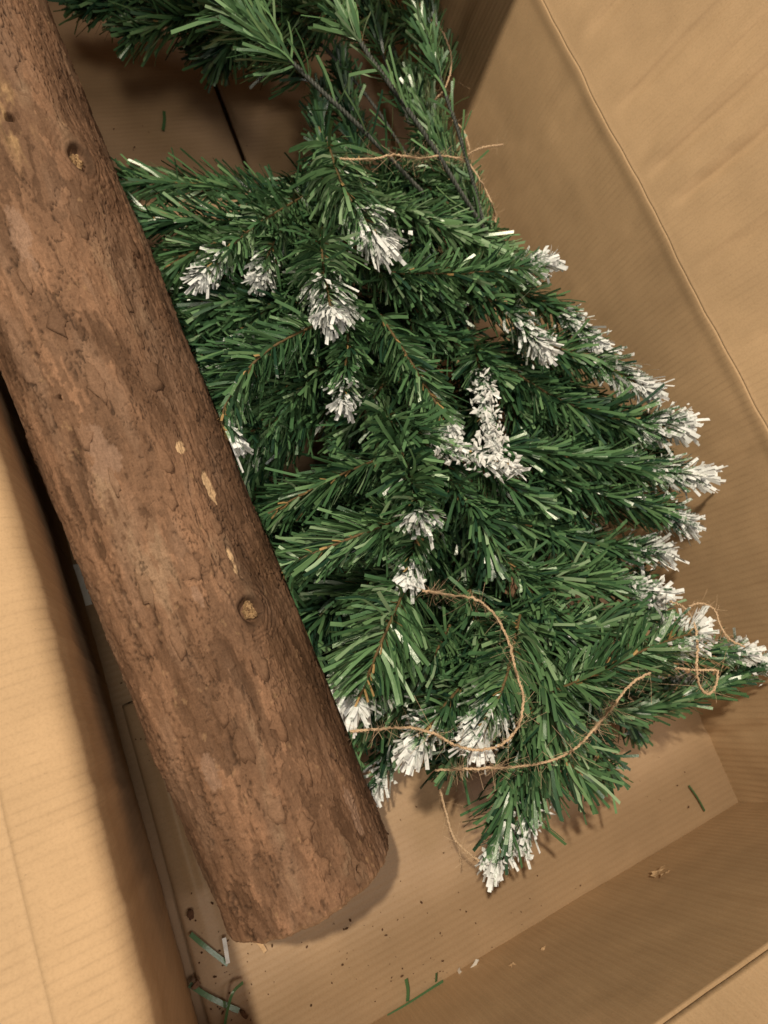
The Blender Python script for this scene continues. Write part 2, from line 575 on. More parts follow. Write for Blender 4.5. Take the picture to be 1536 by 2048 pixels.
e0 = dep(619, 1752, LD)
e1 = dep(619 - 0.4055 * 2130, 1752 - 2130, LD)
ax = e1 - e0
LL = np.linalg.norm(ax)
ax = ax / LL
e0[2] = max(e0[2], LR * math.sqrt(1 - ax[2] ** 2) + 0.0115)
upv = np.array([0, 0, 1.0])
side = np.cross(ax, upv)
side /= np.linalg.norm(side)           # points to +X side
topv = np.cross(side, ax)
CAM = np.array([0, 0, H])


def log_hit(px, py):
    """axial distance and angle where the picture ray meets the log"""
    d = ray(px, py)
    w = CAM - e0
    d2 = d - ax * (d @ ax)
    w2 = w - ax * (w @ ax)
    A, B, C = d2 @ d2, 2 * d2 @ w2, w2 @ w2 - LR * LR
    disc = B * B - 4 * A * C
    t = (-B - math.sqrt(max(disc, 0))) / (2 * A)
    p = CAM + d * t
    q = p - e0
    return q @ ax, math.atan2(q @ topv, q @ side), p


def log_push(P, gap=0.003, lo=None):
    """keep points out of the log"""
    q = P - e0
    s = q @ ax
    rad = q - s[..., None] * ax
    r = np.linalg.norm(rad, axis=-1)
    inside = (r < LR + gap) & (s > -0.004)
    sc = np.where(inside, (LR + gap) / np.maximum(r, 1e-6), 1.0)
    return e0 + s[..., None] * ax + rad * sc[..., None]


_c2 = np.array([(CAM - e0) @ side, (CAM - e0) @ topv])
_dl = np.linalg.norm(_c2)
_al = math.atan2(_c2[1], _c2[0]) - math.acos(LR / _dl)          # right-hand tangent point as seen from above
_tp = LR * np.array([math.cos(_al), math.sin(_al)])
_tn = np.array([math.cos(_al), math.sin(_al)])                  # outward normal there


def beside_log(P, gap=0.002):
    """needles that spring against the log's flank are pressed aside instead of lying over it"""
    q = P - e0
    ps, pt, s = q @ side, q @ topv, q @ ax
    dist = ps * _tn[0] + pt * _tn[1] - LR - gap
    over = (dist < 0) & (pt > _tp[1]) & (s > -0.01)
    return P + np.where(over, -dist / _tn[0], 0.0)[..., None] * side


NU, NV = 1000, 360
ua = np.linspace(0, LL, NU)
va = np.linspace(0, 2 * math.pi, NV, endpoint=False)
va = va + 0.55 * np.cos(va) - 0.55        # finer towards the top, which is what shows
U, V = np.meshgrid(ua, va, indexing='ij')


def ang_index(a):
    return int(np.argmin(np.abs((va - a + math.pi) % (2 * math.pi) - math.pi)))


cx, cy = np.cos(V) * LR, np.sin(V) * LR
# slow twist of the fibres
TW = V + 0.35 * U + 0.10 * noise3(U * 5, np.cos(V) * 1.2, np.sin(V) * 1.2)
wx, wy = np.cos(TW) * LR, np.sin(TW) * LR
disp = 0.0034 * fbm(U * 6, wx * 22, wy * 22, 3) + 0.0016 * np.cos(2 * V + 3 * U)
n1 = fbm(U * 9, wx * 36, wy * 36, 6, 0.62)
n2 = fbm(U * 34 + 9, wx * 95 + 5, wy * 95, 4, 0.62)
# flaking terraces: sharp steps where one bark layer peels off the next
LEV = 6.0
q = (n1 * 0.95 + 0.42 * n2 + 0.5) * LEV
fl = np.floor(q)
terr = fl + smooth(0.0, 0.09, q - fl)
disp += 0.00072 * (terr - 3.0)
curl = np.exp(-((q - fl) - 0.10) ** 2 / 0.004) * 0.0005 * smooth(-0.1, 0.2, n2)
disp += curl
lift = np.exp(-((q - fl) / 0.05) ** 2) * smooth(0.0, 0.3, n2)
ridge = 1 - np.abs(fbm(U * 14 + 3, wx * 60 + 1, wy * 60 + 7, 4, 0.6)) * 2
crack = smooth(0.945, 0.995, ridge) * smooth(-0.2, 0.1, fbm(U * 10 + 31, wx * 34, wy * 34, 3))
xcr = 1 - np.abs(fbm(U * 75 + 3, wx * 50 + 11, wy * 50 + 7, 3, 0.6)) * 2
crack = np.maximum(crack, 0.8 * smooth(0.96, 0.995, xcr) * smooth(0.0, 0.2, fbm(U * 12 + 61, wx * 40, wy * 40, 3)))
disp -= 0.0015 * crack
disp += 0.00035 * noise3(U * 70, wx * 420, wy * 420) + 0.00018 * noise3(U * 260, wx * 420, wy * 420)

# colour of the bark layers
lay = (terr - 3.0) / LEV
hue = fbm(U * 9 + 4, wx * 30, wy * 30, 3)
pinkm = smooth(0.05, 0.35, fbm(U * 14 + 40, wx * 48, wy * 48, 3))
greym = smooth(0.15, 0.4, fbm(U * 11 + 70, wx * 30, wy * 30 + 5, 4)) * smooth(-0.1, 0.15, lay)
sidedark = smooth(0.0, 0.9, np.cos(V) + 0.25 * hue)          # darker tone along the +X flank
c_mid = np.array([0.190, 0.106, 0.063])
c_dark = np.array([0.078, 0.040, 0.021])
c_pink = np.array([0.245, 0.150, 0.098])
c_grey = np.array([0.31, 0.212, 0.138])
C = c_mid[None, None] * (1 + 0.6 * hue[..., None]) * (1 + 0.7 * lay[..., None])
plate = noise3(fl * 7.71 + 0.37, U * 13, TW * 2.2)
C = C * (1 + 0.42 * plate[..., None])
C = C * (1 - 0.55 * pinkm[..., None]) + c_pink * 0.55 * pinkm[..., None]
C = C * (1 - 0.6 * greym[..., None]) + c_grey * 0.6 * greym[..., None]
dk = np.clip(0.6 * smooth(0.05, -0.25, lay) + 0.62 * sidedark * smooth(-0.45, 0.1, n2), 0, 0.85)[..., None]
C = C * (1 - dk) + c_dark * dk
C = C * (1 - 0.6 * crack[..., None]) * (1 - 0.3 * lift[..., None])


def gauss_at(px, py, sa, sv):
    s, a, _ = log_hit(px, py)
    dv = (V - a + math.pi) % (2 * math.pi) - math.pi
    return (U - s) / sa, dv * LR / sv


for (px, py, R0) in ((155, 325, 0.013), (497, 1222, 0.012)):
    s, a, _ = log_hit(px, py)
    dv = ((V - a + math.pi) % (2 * math.pi) - math.pi) * LR
    du = U - s
    rr = np.sqrt((du / 1.25) ** 2 + dv ** 2)
    wob = rr * (1 + 0.25 * fbm(U * 60, wx * 60, wy * 60, 2))
    near = np.exp(-(rr / 0.024) ** 2)
    disp = disp * (1 - 0.75 * np.exp(-(rr / 0.017) ** 2))
    disp += 0.0055 * near + 0.0003 * np.sin(wob * 2100) * np.exp(-((rr - 0.014) / 0.008) ** 2)
    hole = 1 - smooth(0.0055, 0.0085, wob)
    disp -= 0.0065 * hole
    edge = np.exp(-((wob - 0.0078) / 0.0022) ** 2)[..., None]
    C = C * (1 - 0.55 * edge) + c_dark * 0.4 * 0.55 * edge
    sw = np.exp(-((rr - 0.016) / 0.008) ** 2)[..., None] * (0.5 + 0.5 * np.sin(wob * 2100))[..., None]
    C = C * (1 - 0.14 * sw)
# worm holes
for (px, py, r0) in ((20, 236, 0.0032), (719, 1737, 0.0021), (119, 797, 0.0021)):
    s, a, _ = log_hit(px, py)
    dv = ((V - a + math.pi) % (2 * math.pi) - math.pi) * LR
    rr = np.sqrt((U - s) ** 2 + dv ** 2)
    disp -= 0.007 * (1 - smooth(r0 * 0.6, r0 * 1.15, rr))
    if r0 > 0.0031:
        m = (np.exp(-((U - s) / 0.03) ** 2 - (dv / 0.007) ** 2) * smooth(-0.1, 0.3, n2))[..., None]
        C = C * (1 - m) + np.array([0.46, 0.30, 0.15]) * m
# places where the outer bark came off and pale inner bark shows
for (px, py, la, lw) in ((421, 970, 0.0115, 0.0036), (364, 893, 0.0055, 0.0035), (462, 1112, 0.0055, 0.0018), (470, 1138, 0.004, 0.0026),
                         (40, 470, 0.022, 0.006), (425, 1540, 0.012, 0.006), (395, 1190, 0.009, 0.0032), (708, 1625, 0.016, 0.0045), (205, 905, 0.02, 0.009)):
    a_, b_ = gauss_at(px, py, la, lw)
    m = a_ ** 2 + b_ ** 2 + 1.9 * fbm(U * 90, wx * 190, wy * 190, 4, 0.6)
    m = (1 - smooth(0.8, 0.95, m))
    pale = np.array([0.50, 0.34, 0.20]) if la < 0.0118 and (px > 345 and py < 1150) else np.array([0.29, 0.185, 0.13])
    if pale[0] < 0.4:
        m = m * 0.65
    C = C * (1 - m[..., None]) + pale * m[..., None]
    disp = disp - 0.0009 * m
lichen = smooth(0.36, 0.46, fbm(U * 120, wx * 220, wy * 220 + 9, 3)) * smooth(0.1, 0.4, hue + 0.2)
C = C * (1 - 0.4 * lichen[..., None]) + np.array([0.38, 0.24, 0.13]) * 0.4 * lichen[..., None]
rimc = (smooth(0.0045, 0.0, U + 0.002 * n2) * 0.7)[..., None]
C = C * (1 - rimc) + np.array([0.27, 0.16, 0.09]) * rimc
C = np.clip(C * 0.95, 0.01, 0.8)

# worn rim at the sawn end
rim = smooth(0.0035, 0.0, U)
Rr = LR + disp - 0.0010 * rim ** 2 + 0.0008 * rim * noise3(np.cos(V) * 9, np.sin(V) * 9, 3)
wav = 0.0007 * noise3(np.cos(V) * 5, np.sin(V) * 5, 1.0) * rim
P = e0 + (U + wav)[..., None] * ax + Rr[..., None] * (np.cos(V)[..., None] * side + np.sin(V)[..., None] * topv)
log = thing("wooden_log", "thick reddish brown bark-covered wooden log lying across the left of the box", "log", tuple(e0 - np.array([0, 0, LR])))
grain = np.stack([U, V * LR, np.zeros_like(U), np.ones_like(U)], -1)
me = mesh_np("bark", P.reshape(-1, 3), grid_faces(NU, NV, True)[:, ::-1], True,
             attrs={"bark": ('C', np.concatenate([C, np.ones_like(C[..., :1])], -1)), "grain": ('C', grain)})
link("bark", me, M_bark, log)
# sawn ends
for nm, row, dr in (("sawn_end", P[0], -1), ("sawn_end", P[-1], 1)):
    c = row.mean(0)
    rings = [row, c + (row - c) * 0.985 + ax * dr * 0.0006]
    for f in (0.75, 0.5, 0.25, 0.02):
        rings.append(c + (row - c) * f + ax * dr * 0.0005)
    rings = np.array(rings)
    me = mesh_np(nm, rings.reshape(-1, 3), grid_faces(len(rings), NV, True), True)
    link(nm, me, M_wood, log)
# torn wood in the two knots
for (px, py, sc) in ((152, 324, 1.0), (499, 1222, 1.05)):
    s, a, p = log_hit(px, py)
    nrm = math.cos(a) * side + math.sin(a) * topv
    tng = np.cross(nrm, ax)
    n, m_ = 28, 9
    vs = []
    for i in range(m_):
        for j in range(n):
            t = 2 * math.pi * j / n
            r = 0.0056 * sc * i / (m_ - 1)
            w = 1 + 0.5 * noise3(math.cos(t) * 2.2, math.sin(t) * 1.5, px).item()
            h = 0.0034 * fbm(np.array(r * 420 * math.cos(t)), np.array(r * 420 * math.sin(t)), np.array(px * 1.0), 3).item() + 0.0004
            if i == m_ - 1:
                h -= 0.004
            vs.append(e0 + s * ax + (LR + 0.0004 + h) * nrm + r * w * (math.cos(t) * ax * 1.15 + math.sin(t) * tng * 0.85))
    me = mesh_np("knot", vs, grid_faces(m_, n, True), False)
    link("knot", me, M_wood, log)
# loose flakes of bark standing off the surface
fl_spots = [(300, 760), (250, 610), (200, 770), (330, 920), (170, 880), (430, 1050), (380, 1130), (350, 1280), (300, 1180), (410, 1330), (450, 1420),
            (480, 1500), (560, 1440), (600, 1540), (540, 1620), (620, 1650), (110, 640), (60, 560), (260, 500), (170, 460), (520, 1330), (330, 1010), (240, 960), (655, 1730)]
for (px, py) in fl_spots:
    s, a, p = log_hit(px + random.uniform(-12, 12), py + random.uniform(-12, 12))
    la, lw = random.uniform(0.006, 0.013), random.uniform(0.0025, 0.0055)
    iu, iv = int(np.clip(s / LL * NU, 0, NU - 1)), ang_index(a)
    h0 = Rr[iu, iv]
    n = 12
    vs, ring = [], []
    for lv, f in ((1, 0.0), (1, 0.55), (1, 1.0), (0, 0.97)):
        for j in range(n):
            t = 2 * math.pi * j / n
            w = f * (1 + 0.8 * noise3(math.cos(t) * 2.6 + px, math.sin(t) * 2.6, py).item())
            da, dv_ = la * w * math.cos(t), lw * w * math.sin(t)
            iu2 = int(np.clip((s + da) / LL * NU, 0, NU - 1))
            iv2 = ang_index(a + dv_ / LR)
            hh = (0.45 * Rr[iu2, iv2] + 0.55 * float(Rr[max(iu - 10, 0):iu + 11, max(iv - 5, 0):iv + 6].mean())) + (0.0009 + 0.0006 * f * f * (0.5 + 0.5 * math.cos(t + px)) if lv else -0.0015)
            vs.append(e0 + (s + da) * ax + hh * (math.cos(a + dv_ / LR) * side + math.sin(a + dv_ / LR) * topv))
    a0_, a1_ = max(iu - 14, 0), min(iu + 15, NU)
    b0_, b1_ = max(iv - 8, 0), min(iv + 9, NV)
    cc = C[a0_:a1_, b0_:b1_].mean((0, 1)) * random.uniform(0.95, 1.18)
    att = np.tile(np.array([*cc, 1.0]), (len(vs), 1))
    gr = np.tile(np.array([s, a * LR, 0, 1.0]), (len(vs), 1))
    gr[:, 0] += np.random.default_rng(int(px)).uniform(0, 0.02, len(vs))
    me = mesh_np("bark_flake", vs, grid_faces(4, n, True), True, attrs={"bark": ('C', att), "grain": ('C', gr)})
    link("bark_flake", me, M_bark, log)

# ------------------------------------------------------------------ artificial tree
tree_base = at(880, 300, 0.02)
tree = thing("artificial_tree", "dark green artificial fir tree with white snow-frosted branch tips folded up in the box", "artificial tree",
             (float(tree_base[0]), float(tree_base[1]), 0.006))
NV_ALL, NF_ALL = [], []
_off = 0


def keep_in(P):
    P = beside_log(log_push(P))
    P[..., 0] = np.minimum(P[..., 0], X1 - 0.004 + 0.012 * smooth(BH - 0.02, BH + 0.03, P[..., 2]))
    P[..., 1] = np.maximum(P[..., 1], Y0 + 0.008)
    lowp = 0.009
    P[..., 2] = np.where(P[..., 2] < lowp, lowp + 0.12 * np.abs(P[..., 2] - lowp) * 0.3, P[..., 2])
    return P


def strips(base, d, T, L, w, wdir, bend, nseg=3):
    """flat needles: base (n,3), direction d, bending towards T"""
    n = len(base)
    ts = np.linspace(0, 1, nseg + 1)
    wd = wdir
    V_ = np.zeros((n, nseg + 1, 2, 3))
    for k, t in enumerate(ts):
        c = base + L[:, None] * (d * t + bend * t * t)
        tw = wd * (w * (0.75 if k == 0 else 1.0))[:, None] * 0.5
        V_[:, k, 0] = c - tw
        V_[:, k, 1] = c + tw
    idx = np.arange(n)[:, None] * (2 * (nseg + 1))
    F = []
    for k in range(nseg):
        F.append(np.concatenate([idx + 2 * k, idx + 2 * k + 1, idx + 2 * k + 3, idx + 2 * k + 2], 1))
    F = np.stack(F, 1).reshape(-1, 4)
    return V_, F


def sprig(P, nl=0.0225, dens=1750, snow=0.0, clump=0.0, start=0.0, ang=(60, 34), flat=0.0, tint=0.5, dust=0.0, width=0.0026, wire=None, sag=0.10, bend=0.22, tan=1.0, messy=0.17):
    """one branch: wire stem with flat foil needles all round it, whitened towards the tip"""
    global _off
    P = np.asarray(P, float)
    nl, dens, width = nl * 1.2, dens * 1.5, width * 0.95
    M = 40
    C_ = catmull(P, M)
    C_ = keep_in(C_.copy())
    seg = np.linalg.norm(np.diff(C_, axis=0), axis=1)
    length = seg.sum()
    T, N, B = frames(C_)
    # stem
    rad = np.full(M, wire if wire else 0.0011) * (1 + 0.15 * np.sin(np.arange(M) * 2.1))
    if wire:     # two twisted strands
        Dn = catmull(C_, 420) + 0.0006 * np.stack([noise3(np.linspace(0, 9, 420), kk * 5.3, P[0][0] * 90) for kk in range(3)], -1)
        Td, Nd, Bd = frames(Dn)
        phs = np.linspace(0, length / 0.0075 * 2 * math.pi, 420)
        sv, sf, so = [], [], 0
        for kk in range(2):
            aa = phs + kk * math.pi
            v_, f_ = tube(Dn + 0.5 * wire * (np.cos(aa)[:, None] * Nd + np.sin(aa)[:, None] * Bd), wire * 0.62, 6)
            sv.append(v_)
            sf.append(f_ + so)
            so += len(v_)
        sv, sf = np.concatenate(sv), np.concatenate(sf)
    else:
        sv, sf = tube(C_, rad, 5)
    me = mesh_np("branch", sv, sf, True)
    br = link("branch", me, M_wire if wire else M_stem, tree)
    n = int(dens * length * (1 - start))
    s = start + (1 - start) * (np.arange(n) + rng.uniform(0, 1, n)) / max(n, 1)
    if start > 0:      # a few stray needles along the bare part
        s = np.concatenate([s, rng.uniform(0.05, start, int(70 * length))])
        n = len(s)
    nt_ = 44 if nl > 0.016 else 24
    s = np.concatenate([s, 1 - 0.03 * rng.random(nt_)])
    tipn = np.concatenate([np.zeros(n), np.ones(nt_)]) > 0
    n = len(s)
    x = s * (M - 1)
    k = np.clip(x.astype(int), 0, M - 2)
    f = (x - k)[:, None]
    pos = C_[k] * (1 - f) + C_[k + 1] * f
    Tn, Nn, Bn = T[k], N[k], B[k]
    az = rng.uniform(0, 2 * math.pi, n)
    s = np.where(tipn, s, np.clip(s + rng.normal(0, 0.004, n), start, 1))
    if flat > 0:      # pressed flat: more needles to the two sides
        sd_ = rng.random(n) < 0.5
        dn_ = rng.normal(0.22, 0.36, n)
        az = np.where((rng.random(n) < flat) & ~tipn, np.where(sd_, dn_, math.pi - dn_), az)
    radial = np.cos(az)[:, None] * Nn + np.sin(az)[:, None] * Bn
    th = np.radians(ang[0] + (ang[1] - ang[0]) * s ** 1.5 + rng.normal(0, 9, n))
    th = np.where(tipn, np.radians(rng.uniform(6, 78, n)), th)
    odd = rng.random(n) < messy
    th = np.where(odd, th + rng.normal(0, 0.45, n), th)
    zone = smooth(1 - snow - 0.20, 1 - snow + 0.14, s) if snow > 0 else np.zeros(n)
    if clump > 0:
        th = th * (1 - 0.62 * clump * zone)
    d = np.cos(th)[:, None] * Tn + np.sin(th)[:, None] * radial
    L = nl * rng.uniform(0.72, 1.1, n) * (1 - 0.18 * smooth(0.72, 1.0, s)) * (1 - 0.25 * clump * zone) * (1 - 0.24 * zone)
    L = np.where(tipn, L * rng.uniform(0.5, 0.85, n), L)
    bnd = bend * (Tn - d * (Tn * d).sum(1)[:, None]) + rng.normal(0, 0.12 + 0.10 * odd[:, None], (n, 3)) + np.array([0, 0, -sag]) * rng.uniform(0, 1, (n, 1))
    base = pos + radial * 0.0008
    tng = np.cross(d, radial)
    tng /= np.linalg.norm(tng, axis=1)[:, None] + 1e-9
    nn = np.cross(d, tng)
    tw = rng.normal(0, 0.55, n)
    wd = np.cos(tw)[:, None] * tng + np.sin(tw)[:, None] * nn
    w = width * rng.uniform(0.75, 1.2, n) * (1 + 0.15 * zone)
    V_, F = strips(base, d, Tn, L, w, wd, bnd)
    V_ = keep_in(V_)
    NV_ALL.append(V_.reshape(-1, 3))
    NF_ALL.append(F + _off)
    _off += V_.shape[0] * V_.shape[1] * 2
    tt = np.linspace(0, 1, V_.shape[1])[None, :]
    tipz = smooth(1 - 0.55 * max(snow, 0.01), 1.0, s)[:, None]
    fr = zone[:, None] * (0.12 + 0.62 * tipz + 0.62 * tt) * rng.uniform(0.55, 1.2, (n, 1)) + dust * rng.uniform(0, 1, (n, 1)) * tt
    tn_ = np.clip(rng.normal(tint + rng.normal(0, 0.05), 0.27, n), 0, 1)
    tintv = np.repeat(np.repeat(tn_[:, None], V_.shape[1], 1)[:, :, None], 2, 2)
    frv = np.repeat(fr[:, :, None], 2, 2)
    isf = fr.mean(1) > 0.36
    nseg = V_.shape[1] - 1
    for nm, sel in (("needles", ~isf), ("frosted_needles", isf)):
        c = int(sel.sum())
        if c == 0:
            continue
        vv = V_[sel]
        idx = np.arange(c)[:, None] * (2 * (nseg + 1))
        FF = np.stack([np.concatenate([idx + 2 * q_, idx + 2 * q_ + 1, idx + 2 * q_ + 3, idx + 2 * q_ + 2], 1) for q_ in range(nseg)], 1).reshape(-1, 4)
        me = mesh_np(nm, vv.reshape(-1, 3), FF, True, attrs={"tint": ('F', tintv[sel]), "frost": ('F', frv[sel])})
        link(nm, me, M_needle, br, kind="stuff")
    # tan paper strips twisted into the stem
    nb = int(length * 190 * tan * (1 - start))
    if nb > 2:
        sb = rng.uniform(start, 0.97, nb)
        x = sb * (M - 1)
        k = np.clip(x.astype(int), 0, M - 2)
        az = rng.uniform(0, 2 * math.pi, nb)
        radial = np.cos(az)[:, None] * N[k] + np.sin(az)[:, None] * B[k]
        d = 0.6 * T[k] + 0.8 * radial + rng.normal(0, 0.25, (nb, 3))
        d /= np.linalg.norm(d, axis=1)[:, None]
        wd = np.cross(d, T[k])
        wd /= np.linalg.norm(wd, axis=1)[:, None] + 1e-9
        vb, fb = strips(C_[k] + radial * 0.001, d, T[k], rng.uniform(0.003, 0.0065, nb), rng.uniform(0.0011, 0.002, nb), wd, 0.5 * T[k] + rng.normal(0, 0.2, (nb, 3)), 2)
        me = mesh_np("paper_strips", vb.reshape(-1, 3), fb, True)
        link("paper_strips", me, M_tan, br, kind="stuff")
    # crumbs of flock on the snowy end
    nfk = int(length * snow * (420 + 1500 * clump))
    if nfk > 4:
        sb = 1 - snow * rng.random(nfk) ** 1.2
        x = sb * (M - 1)
        k = np.clip(x.astype(int), 0, M - 2)
        az = rng.uniform(0, 2 * math.pi, nfk)
        radial = np.cos(az)[:, None] * N[k] + np.sin(az)[:, None] * B[k]
        rr = nl * (0.10 + (0.36 if clump else 0.5) * rng.random(nfk))
        c = C_[k] + radial * rr[:, None] + T[k] * rr[:, None] * 0.6
        sz = rng.uniform(0.0009, 0.0024, nfk) * (1 + 0.5 * clump)
        # irregular little tetra/octa crumbs
        dirs = np.array([[1, 0, 0], [-1, 0, 0], [0, 1, 0], [0, -1, 0], [0, 0, 1], [0, 0, -1]], float)
        q_ = rng.normal(size=(nfk, 3, 3))
        q_, _r = np.linalg.qr(q_)
        dd = np.einsum('ij,njk->nik', dirs * np.array([1.5, 0.8, 0.45]), q_) * rng.uniform(0.5, 1.3, (nfk, 6, 1))
        vv = keep_in(c[:, None, :] + dd * sz[:, None, None])
        tri = np.array([[0, 2, 4], [2, 1, 4], [1, 3, 4], [3, 0, 4], [2, 0, 5], [1, 2, 5], [3, 1, 5], [0, 3, 5]])
        FF = (np.arange(nfk)[:, None, None] * 6 + tri[None]).reshape(-1, 3)
        me = mesh_np("snow_flock", vv.reshape(-1, 3), FF, False)
        link("snow_flock", me, M_flock, br, kind="stuff")
    return br


def S(pts, **kw):
    return sprig([at_in(*p) for p in pts], **kw)


# the pole hidden in the middle of the branches
pole = catmull([at_in(760, 40, 0.04), at_in(880, 380, 0.05), at_in(960, 800, 0.05), at_in(1040, 1250, 0.045)], 60)
pv, pf = tube(pole, 0.006, 10)
link("pole", mesh_np("pole", pv, pf, True), M_wire, tree)

# --- branches the photograph shows, base to tip (picture x, y, height above the box floor)
S([(655, 285, .19), (690, 380, .20), (762, 482, .20)], snow=.36, nl=.031, dens=2300, tint=.62, ang=(72, 46), bend=.4, flat=0.7, messy=.07, tan=1.7)
S([(640, 470, .19), (648, 540, .20), (662, 622, .205)], snow=.50, nl=.027, dens=2500, tint=.5, ang=(70, 46), bend=.35, flat=0.5, messy=.07, tan=1.7)
S([(610, 390, .14), (500, 460, .155), (402, 552, .15)], snow=.30, nl=.021, dens=2000, tint=.55, ang=(62, 40), flat=0.5, messy=.07, tan=1.7)
S([(590, 430, .14), (545, 490, .15), (522, 555, .15)], snow=.42, nl=.02, dens=2000, tint=.5)
S([(700, 590, .18), (694, 700, .19), (686, 805, .19)], snow=.27, nl=.0185, dens=2300, tint=.4, ang=(66, 42))
S([(650, 640, .17), (530, 705, .175), (455, 800, .16), (440, 890, .15)], snow=.22, nl=.025, dens=1900, tint=.45, dust=.42, ang=(56, 40), flat=0.85, messy=.07, tan=1.7)
S([(760, 630, .17), (832, 740, .18), (898, 850, .18)], snow=.13, nl=.0235, dens=2000, tint=.52, dust=.12, flat=0.85, messy=.07, tan=1.7)
S([(950, 690, .17), (968, 790, .185), (990, 905, .19)], snow=.72, clump=1.0, nl=.021, dens=2300, tint=.35)
S([(780, 840, .20), (880, 885, .215), (1022, 935, .22)], snow=.60, clump=1.0, nl=.022, dens=2400, tint=.45)
S([(770, 820, .17), (812, 930, .225), (838, 1032, .25)], snow=.06, nl=.0215, dens=2400, tint=.48, ang=(64, 52), dust=.1)
S([(836, 1030, .20), (830, 1090, .215), (818, 1152, .215)], snow=.38, nl=.0185, dens=2300, tint=.42, dust=.15, flat=0.5, messy=.07, tan=1.7)
S([(860, 1020, .19), (730, 1065, .205), (590, 1122, .19)], nl=.0265, dens=2200, tint=.52, ang=(44, 26), dust=.1, flat=0.85, messy=.07, tan=1.7)
S([(800, 900, .14), (660, 960, .15), (530, 1030, .13)], nl=.027, dens=1800, tint=.42, ang=(40, 25), flat=0.8, messy=.07, tan=1.7)
S([(815, 1165, .20), (760, 1290, .22), (712, 1410, .19)], snow=.25, nl=.030, dens=2200, tint=.58, ang=(58, 44), dust=.2, flat=0.88, messy=.07, tan=1.7)
S([(960, 1330, .17), (890, 1410, .19), (826, 1500, .18)], snow=.47, nl=.0215, dens=2300, tint=.46, dust=.1, flat=0.7, messy=.07, tan=1.7)
S([(1040, 1230, .18), (1010, 1360, .205), (955, 1482, .195)], snow=.40, nl=.0255, dens=2300, tint=.5, dust=.2, flat=0.85, messy=.07, tan=1.7)
S([(1050, 1440, .12), (1018, 1590, .10), (988, 1718, .085)], snow=.26, clump=.3, nl=.030, dens=1900, tint=.42, ang=(50, 36))
S([(1060, 1440, .13), (1068, 1560, .115), (1045, 1676, .09)], snow=.46, clump=.8, nl=.033, dens=1900, tint=.45)
S([(1050, 1400, .15), (1110, 1490, .15), (1170, 1560, .13)], nl=.033, dens=1250, tint=.6, ang=(50, 30), width=.0029, flat=0.6, messy=.07, tan=1.7)
S([(1070, 1410, .10), (1250, 1425, .10), (1420, 1375, .12), (1536, 1325, .14)], snow=.16, nl=.023, dens=1900, tint=.42, ang=(34, 24), dust=.1)
S([(1080, 1390, .16), (1200, 1345, .19), (1300, 1295, .20), (1398, 1262, .205)], snow=.33, nl=.027, dens=1900, tint=.5, ang=(52, 46), dust=.1, flat=0.85, messy=.07, tan=1.7)
S([(1250, 1320, .12), (1380, 1310, .145), (1495, 1305, .15)], snow=.30, nl=.021, dens=2000, tint=.42)
S([(1230, 1380, .09), (1320, 1370, .09), (1400, 1355, .10)], snow=.55, clump=.8, nl=.021, dens=1800, tint=.4)
S([(1010, 1150, .13), (1180, 1165, .14), (1320, 1188, .15)], snow=.36, clump=.6, nl=.028, dens=2100, tint=.5, dust=.1)
S([(960, 1020, .10), (1150, 1080, .11), (1325, 1105, .14)], snow=.27, nl=.027, dens=1900, tint=.42, ang=(46, 44))
S([(1050, 940, .12), (1250, 1000, .15), (1375, 1046, .165)], snow=.26, nl=.023, dens=1900, tint=.38, ang=(50, 46))
S([(980, 895, .14), (1200, 920, .16), (1400, 955, .18)], snow=.30, nl=.027, dens=2300, tint=.42, ang=(44, 42), dust=.1)
S([(950, 690, .13), (1120, 800, .16), (1270, 840, .18), (1362, 850, .19)], snow=.36, nl=.026, dens=2100, tint=.4, ang=(54, 50), flat=0.5, messy=.07, tan=1.7)
S([(1000, 670, .14), (1160, 710, .165), (1300, 780, .185)], snow=.44, nl=.027, dens=2000, tint=.38, ang=(54, 50), flat=0.5, messy=.07, tan=1.7)
S([(900, 560, .17), (1010, 620, .185), (1085, 695, .19)], snow=.52, nl=.024, dens=1500, tint=.35, messy=.35)
S([(940, 540, .14), (1090, 610, .16), (1200, 690, .17)], snow=.40, clump=.35, nl=.024, dens=2000, tint=.45, dust=.2, messy=.25)
S([(780, 545, .18), (950, 545, .195), (1102, 522, .20)], snow=.26, nl=.020, dens=2500, tint=.46, ang=(64, 48), flat=0.6, messy=.07, tan=1.7)
S([(700, 500, .15), (800, 560, .17), (900, 600, .165)], nl=.022, dens=1900, tint=.5, ang=(66, 50))
S([(740, 400, .14), (880, 450, .155), (1010, 505, .15)], nl=.024, dens=2100, tint=.66, ang=(56, 40))
S([(800, 330, .12), (900, 410, .13), (990, 490, .13)], nl=.022, dens=1900, tint=.5)
S([(620, 420, .08), (450, 375, .085), (230, 360, .07)], nl=.030, dens=1500, tint=.48, ang=(50, 40), flat=0.7, messy=.07, tan=1.7)
S([(620, 440, .10), (430, 440, .11), (240, 440, .09)], nl=.027, dens=1600, tint=.45)
S([(570, 470, .10), (420, 490, .11), (290, 560, .08)], nl=.028, dens=1600, tint=.62, ang=(56, 40), flat=0.7, messy=.07, tan=1.7)
S([(660, 600, .12), (520, 620, .13), (370, 660, .09)], nl=.027, dens=1600, tint=.45)
S([(650, 700, .12), (560, 790, .13), (480, 940, .09)], nl=.026, dens=1900, tint=.40)
S([(720, 780, .10), (600, 850, .11), (490, 960, .08)], nl=.026, dens=1800, tint=.36)
S([(700, 700, .13), (620, 760, .14), (540, 860, .12)], nl=.025, dens=1700, tint=.42)
S([(830, 1130, .14), (720, 1170, .15), (600, 1190, .12)], nl=.025, dens=1800, tint=.45, ang=(44, 30))
